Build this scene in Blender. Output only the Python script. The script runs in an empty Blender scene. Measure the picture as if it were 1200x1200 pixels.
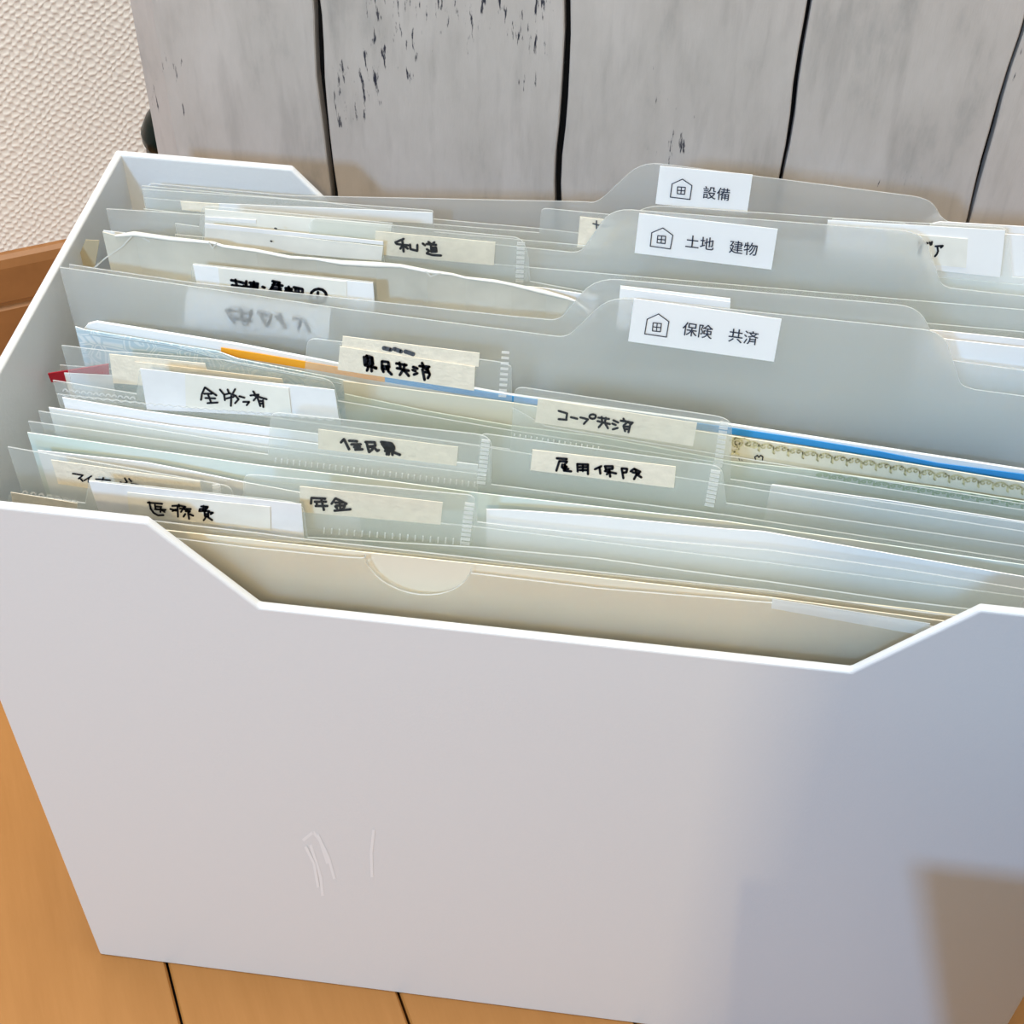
import bpy, bmesh, math, random
from mathutils import Vector, Matrix
random.seed(7)
SC = bpy.context.scene
COL = SC.collection

# ------------------------------------------------------------------ camera
CAM = Vector((0.17647, -0.23770, 0.50970))
RX = Vector((0.9918, 0.1272, 0.0139)).normalized()
RF = Vector((-0.0778, 0.6851, -0.7243)).normalized()
RD = RF.cross(RX).normalized()            # image down
RX = RD.cross(RF).normalized()
FPX = 1737.0
cd = bpy.data.cameras.new('camera')
cam = bpy.data.objects.new('camera', cd)
COL.objects.link(cam)
cd.sensor_width = 36.0
cd.lens = 36.0 * FPX / 1200.0
cd.clip_start = 0.01
m = Matrix((( RX.x, -RD.x, -RF.x, CAM.x), (RX.y, -RD.y, -RF.y, CAM.y), (RX.z, -RD.z, -RF.z, CAM.z), (0, 0, 0, 1)))
cam.matrix_world = m
SC.camera = cam

# ------------------------------------------------------------------ light
SC.view_settings.view_transform = 'Standard'
SC.view_settings.look = 'None'
SC.view_settings.gamma = 1.0
SC.view_settings.use_curve_mapping = False
SC.view_settings.exposure = 0.0
SC.cycles.max_bounces = 18
SC.cycles.transparent_max_bounces = 48
SC.cycles.transmission_bounces = 16
SC.cycles.diffuse_bounces = 5
SC.cycles.glossy_bounces = 4
w = bpy.data.worlds.new('world'); SC.world = w; w.use_nodes = True
w.node_tree.nodes['Background'].inputs[0].default_value = (0.90, 1.0, 0.97, 1)
w.node_tree.nodes['Background'].inputs[1].default_value = 0.56

def area(name, loc, target, size, power, col, size_y=None):
    l = bpy.data.lights.new(name, 'AREA'); l.energy = power; l.color = col
    l.size = size
    if size_y: l.shape = 'RECTANGLE'; l.size_y = size_y
    o = bpy.data.objects.new(name, l); COL.objects.link(o)
    o.location = loc
    d = Vector(target) - Vector(loc)
    o.rotation_euler = d.to_track_quat('-Z', 'Y').to_euler()
    return o
area('ceiling_lamp_light', (0.35, -1.7, 1.7), (0.16, 0.0, 0.15), 0.10, 14.3, (1.0, 0.75, 0.40))
area('window_light', (-0.4, -1.6, 1.3), (0.2, 0.0, 0.15), 0.15, 21.0, (0.32, 0.60, 1.0))
area('room_lamp_light', (0.1, 0.0, 2.2), (0.16, 0.08, 0.1), 0.8, 37.0, (1.0, 0.94, 0.85))

# ------------------------------------------------------------------ helpers
def ray(u, v):
    return RX * ((u - 600) / FPX) + RD * ((v - 600) / FPX) + RF
def W(u, v, y):
    """world point on the upright surface y (number or function of x) seen at (u, v)"""
    d = ray(u, v)
    if callable(y):
        yy = y(0.16)
        for _ in range(8):
            p = CAM + d * ((yy - CAM.y) / d.y); yy = y(p.x)
        return CAM + d * ((yy - CAM.y) / d.y)
    return CAM + d * ((y - CAM.y) / d.y)
def Z(pts, y):
    return [(W(u, v, y).x, W(u, v, y).z) for u, v in pts]
def obj(name, bm, mat, parent=None, smooth=False):
    me = bpy.data.meshes.new(name)
    bmesh.ops.recalc_face_normals(bm, faces=bm.faces[:])
    bm.to_mesh(me); bm.free()
    for x in (mat if isinstance(mat, (list, tuple)) else [mat]): me.materials.append(x)
    if smooth:
        for p in me.polygons: p.use_smooth = True
    o = bpy.data.objects.new(name, me); COL.objects.link(o)
    if parent: o.parent = parent; o.matrix_parent_inverse = parent.matrix_world.inverted()
    return o
def thing(name, label, cat, loc=(0, 0, 0), group=None):
    o = bpy.data.objects.new(name, None); COL.objects.link(o)
    o.location = loc; o.empty_display_size = 0.02
    o.matrix_world = Matrix.Translation(loc)
    o['label'] = label; o['category'] = cat
    if group: o['group'] = group
    return o
def tag(o, label, cat, group=None):
    o['label'] = label; o['category'] = cat
    if group: o['group'] = group
    return o
def box(bm, a, b, mi=0):
    vs = [bm.verts.new((x, y, z)) for x in (a[0], b[0]) for y in (a[1], b[1]) for z in (a[2], b[2])]
    for f in ((0, 1, 3, 2), (4, 6, 7, 5), (0, 4, 5, 1), (2, 3, 7, 6), (0, 2, 6, 4), (1, 5, 7, 3)):
        bm.faces.new([vs[i] for i in f]).material_index = mi
def prism(bm, poly, y0, y1):
    """polygon in x,z extruded from y0 to y1"""
    a = [bm.verts.new((x, y0, z)) for x, z in poly]; b = [bm.verts.new((x, y1, z)) for x, z in poly]
    bm.faces.new(a); bm.faces.new(b[::-1]); n = len(poly)
    for i in range(n): bm.faces.new((a[i], b[i], b[(i + 1) % n], a[(i + 1) % n]))
def bevel(o, wd, seg=3):
    md = o.modifiers.new('bevel', 'BEVEL'); md.width = wd; md.segments = seg; md.limit_method = 'ANGLE'; md.angle_limit = 0.6
    return o

def fillet(pts, rads):
    out = []
    for i, p in enumerate(pts):
        r = rads.get(i, 0) if i not in (0, len(pts) - 1) else 0
        if not r: out.append(p); continue
        P = Vector(p); A = Vector(pts[i - 1]); B = Vector(pts[i + 1])
        da = (A - P); db = (B - P); ra = min(r, da.length * .45); rb = min(r, db.length * .45)
        a = P + da.normalized() * ra; b = P + db.normalized() * rb
        for k in range(6):
            t = k / 5; q = a * (1 - t) ** 2 + P * 2 * t * (1 - t) + b * t * t
            out.append((q.x, q.y))
    return out
def clean(prof):
    out = [prof[0]]
    for p in prof[1:]:
        if p[0] <= out[-1][0] + 1e-5: p = (out[-1][0] + 2e-5, p[1])
        a = out[-1]; n = max(1, int((p[0] - a[0]) / 0.008))
        for k in range(1, n + 1): out.append((a[0] + (p[0] - a[0]) * k / n, a[1] + (p[1] - a[1]) * k / n))
    return out
def sheet(name, prof, y, mats, parent=None, z0=0.0034, t=0.0004, rows=3, rads=None):
    """upright thin sheet: top profile prof [(x, z)], face mat mats[0], cut edge mats[1]"""
    Y = y if callable(y) else (lambda x: y)
    if rads: prof = fillet(prof, rads)
    prof = clean(prof)
    bm = bmesh.new(); F = []; B = []
    for x, zt in prof:
        zb = z0(x) if callable(z0) else z0
        F.append([bm.verts.new((x, Y(x), zb + (zt - zb) * k / rows)) for k in range(rows + 1)])
        B.append([bm.verts.new((x, Y(x) + t, zb + (zt - zb) * k / rows)) for k in range(rows + 1)])
    n = len(prof)
    for i in range(n - 1):
        for k in range(rows):
            bm.faces.new((F[i][k], F[i + 1][k], F[i + 1][k + 1], F[i][k + 1]))
            bm.faces.new((B[i][k + 1], B[i + 1][k + 1], B[i + 1][k], B[i][k]))
        for k in (0, rows):
            bm.faces.new((F[i][k], B[i][k], B[i + 1][k], F[i + 1][k])).material_index = 1
    for S in (0, n - 1):
        for k in range(rows):
            bm.faces.new((F[S][k], F[S][k + 1], B[S][k + 1], B[S][k])).material_index = 1
    if not isinstance(mats, (list, tuple)): mats = (mats, mats)
    return obj(name, bm, list(mats), parent)
def patch(name, px, y, mat, parent=None, t=0.00018, off=0.0, n=8, jag=0.0):
    """thin quad patch; px = TL, TR, BR, BL in picture order, laid on surface y"""
    Y = (lambda x: y(x) - off) if callable(y) else (y - off)
    tl, tr, br, bl = [Vector(p) for p in px]
    bm = bmesh.new(); rows = []
    for s in range(n + 1):
        k = s / n; a = tl.lerp(tr, k); b = bl.lerp(br, k)
        if jag and s in (0, n):
            a.x += random.uniform(-jag, jag); b.x += random.uniform(-jag, jag)
        r = []
        for q in (a, b):
            p = W(q.x, q.y, Y)
            r += [bm.verts.new(p), bm.verts.new(p + Vector((0, t, 0)))]
        rows.append(r)
    for s in range(n):
        A, B_ = rows[s], rows[s + 1]
        bm.faces.new((A[0], B_[0], B_[2], A[2])); bm.faces.new((A[1], A[3], B_[3], B_[1]))
        bm.faces.new((A[0], A[1], B_[1], B_[0])); bm.faces.new((A[2], B_[2], B_[3], A[3]))
    for r in (rows[0], rows[-1]): bm.faces.new((r[0], r[2], r[3], r[1]))
    return obj(name, bm, mat, parent)
def strokes(name, lines, y, mat, parent, wpx, scale=10.0, org=(0, 0), off=0.0004, caps=True):
    """pen strokes as flat ribbons on surface y"""
    Y = (lambda x: y(x) - off) if callable(y) else (y - off)
    bm = bmesh.new(); h = wpx / 2
    def poly(pts):
        vs = [bm.verts.new(W(p[0], p[1], Y)) for p in pts]; bm.faces.new(vs)
    for ln in lines:
        P = [Vector((org[0] + a / scale, org[1] + b / scale)) for a, b in ln]
        for i, p in enumerate(P):
            hh = h * random.uniform(0.85, 1.1)
            if caps: poly([(p.x + hh * math.cos(k * math.pi / 4), p.y - hh * math.sin(k * math.pi / 4)) for k in range(8)])
            if i:
                q = P[i - 1]; d = p - q
                if d.length < 1e-4: continue
                nrm = Vector((-d.y, d.x)).normalized() * h
                poly([q - nrm, p - nrm, p + nrm, q + nrm])
    return obj(name, bm, mat, parent)
def printed(name, txt, y, mat, parent, o_px, ex, ey, off=0.0004):
    """type set from the built-in font, laid on surface y; ex, ey = picture vectors of one em"""
    c = bpy.data.curves.new(name, 'FONT'); c.body = txt; c.size = 1.0; c.resolution_u = 3
    c.offset = 0.006
    to = bpy.data.objects.new(name, c); COL.objects.link(to)
    bpy.context.view_layer.update()
    me = bpy.data.meshes.new_from_object(to.evaluated_get(bpy.context.evaluated_depsgraph_get()))
    bpy.data.objects.remove(to)
    me.name = name
    for v in me.vertices:
        u = o_px[0] + ex[0] * v.co.x + ey[0] * v.co.y
        vv = o_px[1] + ex[1] * v.co.x + ey[1] * v.co.y
        v.co = W(u, vv, y - off)
    me.materials.clear(); me.materials.append(mat)
    o = bpy.data.objects.new(name, me); COL.objects.link(o)
    if parent: o.parent = parent; o.matrix_parent_inverse = parent.matrix_world.inverted()
    return o
def welds(name, a, b, n, y, mat, parent, lpx=10, wpx=2.2, ang=None, off=0.0009, loop=False):
    """heat seal marks: n small raised dashes between picture points a and b"""
    bm = bmesh.new()
    a = Vector(a); b = Vector(b); d = (b - a).normalized(); nr = Vector((-d.y, d.x)) if ang is None else Vector(ang).normalized()
    Y = (lambda x: y(x)) if callable(y) else y
    for i in range(n):
        c = a.lerp(b, (i + .5) / n)
        if not loop:
            q = [c - nr * lpx / 2 - d * wpx / 2, c + nr * lpx / 2 - d * wpx / 2, c + nr * lpx / 2 + d * wpx / 2, c - nr * lpx / 2 + d * wpx / 2]
            f = []; k = []
            for p in q:
                w_ = W(p.x, p.y, Y); f.append(bm.verts.new(w_ + Vector((0, -off, 0)))); k.append(bm.verts.new(w_ + Vector((0, -off + .0004, 0))))
            bm.faces.new(f)
            for j in range(4): bm.faces.new((f[j], k[j], k[(j + 1) % 4], f[(j + 1) % 4]))
        else:
            for j in range(8):
                t0 = math.pi * j / 8; t1 = math.pi * (j + 1) / 8
                q = []
                for (tt, rr) in ((t0, lpx / 2), (t1, lpx / 2), (t1, lpx / 2 - wpx), (t0, lpx / 2 - wpx)):
                    q.append(W(c.x + rr * math.cos(tt), c.y - rr * math.sin(tt), Y) + Vector((0, -off, 0)))
                bm.faces.new([bm.verts.new(x) for x in q])
    o = obj(name, bm, mat, parent)
    o['kind'] = 'stuff'
    return o

# ------------------------------------------------------------------ materials
def new_mat(name):
    mt = bpy.data.materials.new(name); mt.use_nodes = True
    nt = mt.node_tree; nt.nodes.clear()
    out = nt.nodes.new('ShaderNodeOutputMaterial')
    return mt, nt, out
def N(nt, kind, **kw):
    n = nt.nodes.new(kind)
    for k, v in kw.items():
        if k.startswith('i_'): n.inputs[k[2:].replace('_', ' ')].default_value = v
        else: setattr(n, k, v)
    return n
def principled(name, col, rough=0.5, spec=0.5, sub=0.0, trans=0.0, noise=0.0, nscale=30, bump=0.0, bscale=200):
    mt, nt, out = new_mat(name)
    b = N(nt, 'ShaderNodeBsdfPrincipled'); b.inputs['Base Color'].default_value = (*col, 1)
    b.inputs['Roughness'].default_value = rough; b.inputs['Specular IOR Level'].default_value = spec
    if sub: b.inputs['Subsurface Weight'].default_value = sub; b.inputs['Subsurface Radius'].default_value = (.006, .006, .006)
    if trans: b.inputs['Transmission Weight'].default_value = trans
    if noise or bump:
        tc = N(nt, 'ShaderNodeTexCoord')
    if noise:
        nz = N(nt, 'ShaderNodeTexNoise'); nz.inputs['Scale'].default_value = nscale; nz.inputs['Detail'].default_value = 5
        nt.links.new(tc.outputs['Object'], nz.inputs['Vector'])
        mr = N(nt, 'ShaderNodeMapRange'); mr.inputs[1].default_value = .3; mr.inputs[2].default_value = .7
        mr.inputs[3].default_value = 1 - noise; mr.inputs[4].default_value = 1 + noise
        nt.links.new(nz.outputs[0], mr.inputs[0])
        vm = N(nt, 'ShaderNodeVectorMath', operation='SCALE'); vm.inputs[0].default_value = col
        nt.links.new(mr.outputs[0], vm.inputs['Scale']); nt.links.new(vm.outputs[0], b.inputs['Base Color'])
    if bump:
        n2 = N(nt, 'ShaderNodeTexNoise'); n2.inputs['Scale'].default_value = bscale; n2.inputs['Detail'].default_value = 3
        nt.links.new(tc.outputs['Object'], n2.inputs['Vector'])
        bp = N(nt, 'ShaderNodeBump'); bp.inputs['Strength'].default_value = bump; bp.inputs['Distance'].default_value = .0005
        nt.links.new(n2.outputs[0], bp.inputs['Height']); nt.links.new(bp.outputs[0], b.inputs['Normal'])
    nt.links.new(b.outputs[0], out.inputs[0])
    return mt
def film(name, col, haze, rough=0.25, glass=0.0, grough=0.3, ior=1.25):
    """thin plastic: clear part + rough-refracting part + hazy white part, with a little gloss"""
    mt, nt, out = new_mat(name)
    tr = N(nt, 'ShaderNodeBsdfTransparent'); tr.inputs[0].default_value = (.99, .995, .99, 1)
    df = N(nt, 'ShaderNodeBsdfDiffuse'); df.inputs[0].default_value = (*col, 1)
    tl = N(nt, 'ShaderNodeBsdfTranslucent'); tl.inputs[0].default_value = (*col, 1)
    hz = N(nt, 'ShaderNodeMixShader'); hz.inputs[0].default_value = .42
    nt.links.new(df.outputs[0], hz.inputs[1]); nt.links.new(tl.outputs[0], hz.inputs[2])
    base = tr
    if glass:
        rf = N(nt, 'ShaderNodeBsdfRefraction'); rf.inputs['Color'].default_value = (.96, .97, .97, 1)
        rf.inputs['Roughness'].default_value = grough; rf.inputs['IOR'].default_value = ior
        mg = N(nt, 'ShaderNodeMixShader'); mg.inputs[0].default_value = glass
        nt.links.new(tr.outputs[0], mg.inputs[1]); nt.links.new(rf.outputs[0], mg.inputs[2]); base = mg
    mx = N(nt, 'ShaderNodeMixShader'); mx.inputs[0].default_value = haze
    nt.links.new(base.outputs[0], mx.inputs[1]); nt.links.new(hz.outputs[0], mx.inputs[2])
    gl = N(nt, 'ShaderNodeBsdfGlossy'); gl.inputs['Roughness'].default_value = rough
    lw = N(nt, 'ShaderNodeLayerWeight'); lw.inputs[0].default_value = .5
    pw = N(nt, 'ShaderNodeMath', operation='POWER'); pw.inputs[1].default_value = 4.0
    fr = N(nt, 'ShaderNodeMath', operation='MULTIPLY_ADD'); fr.inputs[1].default_value = .22; fr.inputs[2].default_value = .025
    nt.links.new(lw.outputs['Facing'], pw.inputs[0]); nt.links.new(pw.outputs[0], fr.inputs[0])
    m2 = N(nt, 'ShaderNodeMixShader')
    nt.links.new(fr.outputs[0], m2.inputs[0]); nt.links.new(mx.outputs[0], m2.inputs[1]); nt.links.new(gl.outputs[0], m2.inputs[2])
    nt.links.new(m2.outputs[0], out.inputs[0])
    return mt
M = {}
M['box'] = principled('white_plastic', (.72, .73, .745), .38, .5, bump=.12, bscale=900)
M['frost'] = film('frosted_plastic', (.96, .97, .96), .24, .35, glass=.62, grough=.20)
M['frost_edge'] = film('frosted_edge', (.9, .93, .93), .65, .3)
M['clear'] = film('clear_film', (.95, .98, .97), .17, .15)
M['clear_edge'] = film('clear_film_edge', (.95, .98, .98), .55, .2)
M['pocket'] = film('pocket_film', (.95, .97, .97), .05, .12)
M['weld'] = film('weld_mark', (1, 1, 1), .55, .15)
M['frost_warm'] = film('beige_frosted_plastic', (.97, .90, .77), .24, .35, glass=.6, grough=.20)
M['paper'] = principled('white_paper', (.92, .92, .92), .8, .2, bump=.1, bscale=300)
M['card'] = principled('index_card', (.86, .86, .87), .8, .2, noise=.04, nscale=120)
M['ivory'] = principled('ivory_card', (.87, .85, .78), .8, .2, noise=.04, nscale=120)
M['sticker'] = principled('sticker_paper', (.95, .95, .96), .6, .3)
M['tape'] = principled('cream_masking_tape', (.90, .82, .68), .75, .2, noise=.05, nscale=350, bump=.4, bscale=900)
M['cream'] = principled('cream_paper', (.84, .78, .62), .8, .2, noise=.03, nscale=60)
M['kraft'] = principled('kraft_paper', (.50, .42, .28), .85, .2, noise=.12, nscale=60)
M['beige'] = principled('beige_paper', (.84, .77, .62), .85, .2, noise=.03, nscale=20)
M['ink'] = principled('black_marker_ink', (.008, .009, .018), .5, .3)
M['print'] = principled('navy_print', (.02, .03, .06), .6, .3)
M['greyink'] = principled('faded_ink', (.10, .11, .13), .6, .3)
M['orange'] = principled('orange_print', (.95, .42, .03), .6, .3)
M['blue'] = principled('blue_print', (.06, .36, .74), .6, .3)
M['red'] = principled('red_print', (.42, .01, .03), .5, .4)
M['green_glass'] = principled('dark_green_glass', (.003, .008, .006), .25, .12)
M['black'] = principled('black_plastic', (.01, .012, .013), .35, .5)
M['gold'] = principled('gold_ornament_print', (.74, .66, .38), .7, .3)
M['green'] = principled('green_ornament_print', (.36, .50, .28), .7, .3)
M['dark_gap'] = principled('dark_board_backing', (.006, .008, .013), .8, .2)
M['skirt'] = principled('grey_fabric', (.25, .23, .22), .9, .1, noise=.1, nscale=200)
M['wood_brown'] = principled('brown_wood', (.25, .13, .06), .5, .3, noise=.15, nscale=40)

def mat_mint():
    mt, nt, out = new_mat('mint_tinted_paper')
    b = N(nt, 'ShaderNodeBsdfPrincipled'); b.inputs['Roughness'].default_value = .8
    tc = N(nt, 'ShaderNodeTexCoord'); nz = N(nt, 'ShaderNodeTexNoise'); nz.inputs['Scale'].default_value = 28
    nt.links.new(tc.outputs['Object'], nz.inputs['Vector'])
    r = N(nt, 'ShaderNodeValToRGB'); r.color_ramp.elements[0].position = .35; r.color_ramp.elements[1].position = .65
    r.color_ramp.elements[0].color = (.70, .80, .74, 1); r.color_ramp.elements[1].color = (.82, .84, .78, 1)
    nt.links.new(nz.outputs[0], r.inputs[0]); nt.links.new(r.outputs[0], b.inputs['Base Color'])
    nt.links.new(b.outputs[0], out.inputs[0]); return mt
M['mint'] = mat_mint()
def mat_guilloche():
    mt, nt, out = new_mat('light_blue_guilloche_print')
    b = N(nt, 'ShaderNodeBsdfPrincipled'); b.inputs['Roughness'].default_value = .8
    tc = N(nt, 'ShaderNodeTexCoord'); mg = N(nt, 'ShaderNodeTexVoronoi'); mg.inputs['Scale'].default_value = 150; mg.feature = 'DISTANCE_TO_EDGE'
    mp = N(nt, 'ShaderNodeMapping'); mp.inputs['Scale'].default_value = (1, .01, 1.2)
    nt.links.new(tc.outputs['Object'], mp.inputs[0]); nt.links.new(mp.outputs[0], mg.inputs['Vector'])
    wv = N(nt, 'ShaderNodeMath', operation='SINE'); ml = N(nt, 'ShaderNodeMath', operation='MULTIPLY'); ml.inputs[1].default_value = 30
    nt.links.new(mg.outputs[0], ml.inputs[0]); nt.links.new(ml.outputs[0], wv.inputs[0])
    r = N(nt, 'ShaderNodeValToRGB'); r.color_ramp.elements[0].position = .3; r.color_ramp.elements[1].position = .8
    r.color_ramp.elements[0].color = (.55, .68, .74, 1); r.color_ramp.elements[1].color = (.76, .84, .86, 1)
    nt.links.new(wv.outputs[0], r.inputs[0]); nt.links.new(r.outputs[0], b.inputs['Base Color'])
    nt.links.new(b.outputs[0], out.inputs[0]); return mt
M['guilloche'] = mat_guilloche()
def mat_plank():
    mt, nt, out = new_mat('whitewashed_wood')
    b = N(nt, 'ShaderNodeBsdfPrincipled'); b.inputs['Roughness'].default_value = .6; b.inputs['Specular IOR Level'].default_value = .25
    tc = N(nt, 'ShaderNodeTexCoord')
    # broad grey clouds, stretched along the plank
    mp = N(nt, 'ShaderNodeMapping'); mp.inputs['Scale'].default_value = (1.0, 1.0, .35)
    nt.links.new(tc.outputs['Object'], mp.inputs[0])
    n1 = N(nt, 'ShaderNodeTexNoise'); n1.inputs['Scale'].default_value = 42; n1.inputs['Detail'].default_value = 8; n1.inputs['Roughness'].default_value = .62
    nt.links.new(mp.outputs[0], n1.inputs['Vector'])
    r1 = N(nt, 'ShaderNodeValToRGB'); e = r1.color_ramp.elements
    e[0].position = .28; e[0].color = (.36, .335, .315, 1); e[1].position = .60; e[1].color = (.55, .50, .465, 1)
    x = e.new(.42); x.color = (.49, .445, .41, 1)
    nt.links.new(n1.outputs[0], r1.inputs[0])
    # fine vertical dark flecks where the paint has worn
    mp2 = N(nt, 'ShaderNodeMapping'); mp2.inputs['Scale'].default_value = (1.0, 1.0, .17)
    nt.links.new(tc.outputs['Object'], mp2.inputs[0])
    n2 = N(nt, 'ShaderNodeTexNoise'); n2.inputs['Scale'].default_value = 620; n2.inputs['Detail'].default_value = 4; n2.inputs['Roughness'].default_value = .6
    nt.links.new(mp2.outputs[0], n2.inputs['Vector'])
    n3 = N(nt, 'ShaderNodeTexNoise'); n3.inputs['Scale'].default_value = 30; n3.inputs['Detail'].default_value = 3
    mp3 = N(nt, 'ShaderNodeMapping'); mp3.inputs['Scale'].default_value = (1.0, 1.0, .55); mp3.inputs['Location'].default_value = (.31, .0, .36)
    nt.links.new(tc.outputs['Object'], mp3.inputs[0]); nt.links.new(mp3.outputs[0], n3.inputs['Vector'])
    # worn patch centre, stronger on the second plank
    sx = N(nt, 'ShaderNodeSeparateXYZ'); nt.links.new(tc.outputs['Object'], sx.inputs[0])
    d = N(nt, 'ShaderNodeVectorMath', operation='DISTANCE'); d.inputs[1].default_value = (.098, .2, .262)
    nt.links.new(tc.outputs['Object'], d.inputs[0])
    mr = N(nt, 'ShaderNodeMapRange'); mr.inputs[1].default_value = .012; mr.inputs[2].default_value = .062; mr.inputs[3].default_value = .15; mr.inputs[4].default_value = -.02
    nt.links.new(d.outputs['Value'], mr.inputs[0])
    a1 = N(nt, 'ShaderNodeMath', operation='ADD'); nt.links.new(n3.outputs[0], a1.inputs[0]); nt.links.new(mr.outputs[0], a1.inputs[1])
    m1 = N(nt, 'ShaderNodeMapRange'); m1.inputs[1].default_value = .46; m1.inputs[2].default_value = .66; m1.inputs[3].default_value = -.25; m1.inputs[4].default_value = .07
    nt.links.new(a1.outputs[0], m1.inputs[0])
    a2 = N(nt, 'ShaderNodeMath', operation='ADD'); nt.links.new(n2.outputs[0], a2.inputs[0]); nt.links.new(m1.outputs[0], a2.inputs[1])
    r2 = N(nt, 'ShaderNodeMapRange'); r2.inputs[1].default_value = .635; r2.inputs[2].default_value = .70
    nt.links.new(a2.outputs[0], r2.inputs[0])
    mp4 = N(nt, 'ShaderNodeMapping'); mp4.inputs['Scale'].default_value = (1.0, 1.0, .14)
    nt.links.new(tc.outputs['Object'], mp4.inputs[0])
    n4 = N(nt, 'ShaderNodeTexNoise'); n4.inputs['Scale'].default_value = 170; n4.inputs['Detail'].default_value = 5
    nt.links.new(mp4.outputs[0], n4.inputs['Vector'])
    m4 = N(nt, 'ShaderNodeMapRange'); m4.inputs[1].default_value = .52; m4.inputs[2].default_value = .72; m4.inputs[3].default_value = 1.0; m4.inputs[4].default_value = .84
    nt.links.new(n4.outputs[0], m4.inputs[0])
    v4 = N(nt, 'ShaderNodeVectorMath', operation='SCALE'); nt.links.new(r1.outputs[0], v4.inputs[0]); nt.links.new(m4.outputs[0], v4.inputs['Scale'])
    mx = N(nt, 'ShaderNodeMix', data_type='RGBA')
    nt.links.new(r2.outputs[0], mx.inputs[0]); nt.links.new(v4.outputs[0], mx.inputs[6]); mx.inputs[7].default_value = (.03, .03, .045, 1)
    nt.links.new(mx.outputs[2], b.inputs['Base Color'])
    bp = N(nt, 'ShaderNodeBump'); bp.inputs['Strength'].default_value = .25; bp.inputs['Distance'].default_value = .0006
    nt.links.new(n2.outputs[0], bp.inputs['Height']); nt.links.new(bp.outputs[0], b.inputs['Normal'])
    nt.links.new(b.outputs[0], out.inputs[0]); return mt
M['plank'] = mat_plank()
def mat_floor():
    mt, nt, out = new_mat('orange_brown_floorboard')
    b = N(nt, 'ShaderNodeBsdfPrincipled'); b.inputs['Roughness'].default_value = .42; b.inputs['Specular IOR Level'].default_value = .3
    tc = N(nt, 'ShaderNodeTexCoord'); mp = N(nt, 'ShaderNodeMapping'); mp.inputs['Scale'].default_value = (.12, 1, 1)
    nt.links.new(tc.outputs['Object'], mp.inputs[0])
    n1 = N(nt, 'ShaderNodeTexNoise'); n1.inputs['Scale'].default_value = 120; n1.inputs['Detail'].default_value = 8; n1.inputs['Roughness'].default_value = .7
    nt.links.new(mp.outputs[0], n1.inputs['Vector'])
    r = N(nt, 'ShaderNodeValToRGB'); r.color_ramp.elements[0].position = .3; r.color_ramp.elements[1].position = .7
    r.color_ramp.elements[0].color = (.345, .150, .037, 1); r.color_ramp.elements[1].color = (.395, .178, .049, 1)
    nt.links.new(n1.outputs[0], r.inputs[0]); nt.links.new(r.outputs[0], b.inputs['Base Color'])
    nt.links.new(b.outputs[0], out.inputs[0]); return mt
M['floor'] = mat_floor()
def mat_wallpaper():
    mt, nt, out = new_mat('woven_texture_wallpaper')
    b = N(nt, 'ShaderNodeBsdfPrincipled'); b.inputs['Roughness'].default_value = .75; b.inputs['Specular IOR Level'].default_value = .2
    b.inputs['Base Color'].default_value = (.90, .83, .74, 1)
    tc = N(nt, 'ShaderNodeTexCoord')
    # wobble the coordinates, then a basket weave of two crossed bands
    nz = N(nt, 'ShaderNodeTexNoise'); nz.inputs['Scale'].default_value = 110; nt.links.new(tc.outputs['Object'], nz.inputs['Vector'])
    sc = N(nt, 'ShaderNodeVectorMath', operation='MULTIPLY_ADD'); sc.inputs[1].default_value = (.0060, .0030, .0034)
    nt.links.new(nz.outputs['Color'], sc.inputs[0]); nt.links.new(tc.outputs['Object'], sc.inputs[2])
    sp = N(nt, 'ShaderNodeSeparateXYZ'); nt.links.new(sc.outputs[0], sp.inputs[0])
    def mth(op, a, bb=None):
        n = N(nt, 'ShaderNodeMath', operation=op)
        for i, q in enumerate((a, bb)):
            if q is None: continue
            if isinstance(q, (int, float)): n.inputs[i].default_value = q
            else: nt.links.new(q, n.inputs[i])
        return n.outputs[0]
    X = sp.outputs['X']; Zc = sp.outputs['Z']
    kx = 2 * math.pi / .0052; kz = 2 * math.pi / .0042
    cell = mth('FLOOR', mth('MULTIPLY', Zc, 1 / .0021))
    sh = mth('MULTIPLY', cell, math.pi)
    a = mth('SINE', mth('ADD', mth('MULTIPLY', X, kx), sh))
    bz = mth('ABSOLUTE', mth('SINE', mth('MULTIPLY', Zc, kz / 2 * 2)))
    h = mth('ADD', mth('MULTIPLY', mth('MAXIMUM', a, -0.2), bz), mth('MULTIPLY', nz.outputs[0], .6))
    bp = N(nt, 'ShaderNodeBump'); bp.inputs['Strength'].default_value = .6; bp.inputs['Distance'].default_value = .0006
    nt.links.new(h, bp.inputs['Height']); nt.links.new(bp.outputs[0], b.inputs['Normal'])
    nt.links.new(b.outputs[0], out.inputs[0]); return mt
M['wallpaper'] = mat_wallpaper()
M['skirting'] = principled('brown_skirting_wood', (.31, .135, .045), .45, .3, noise=.08, nscale=90)

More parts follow.
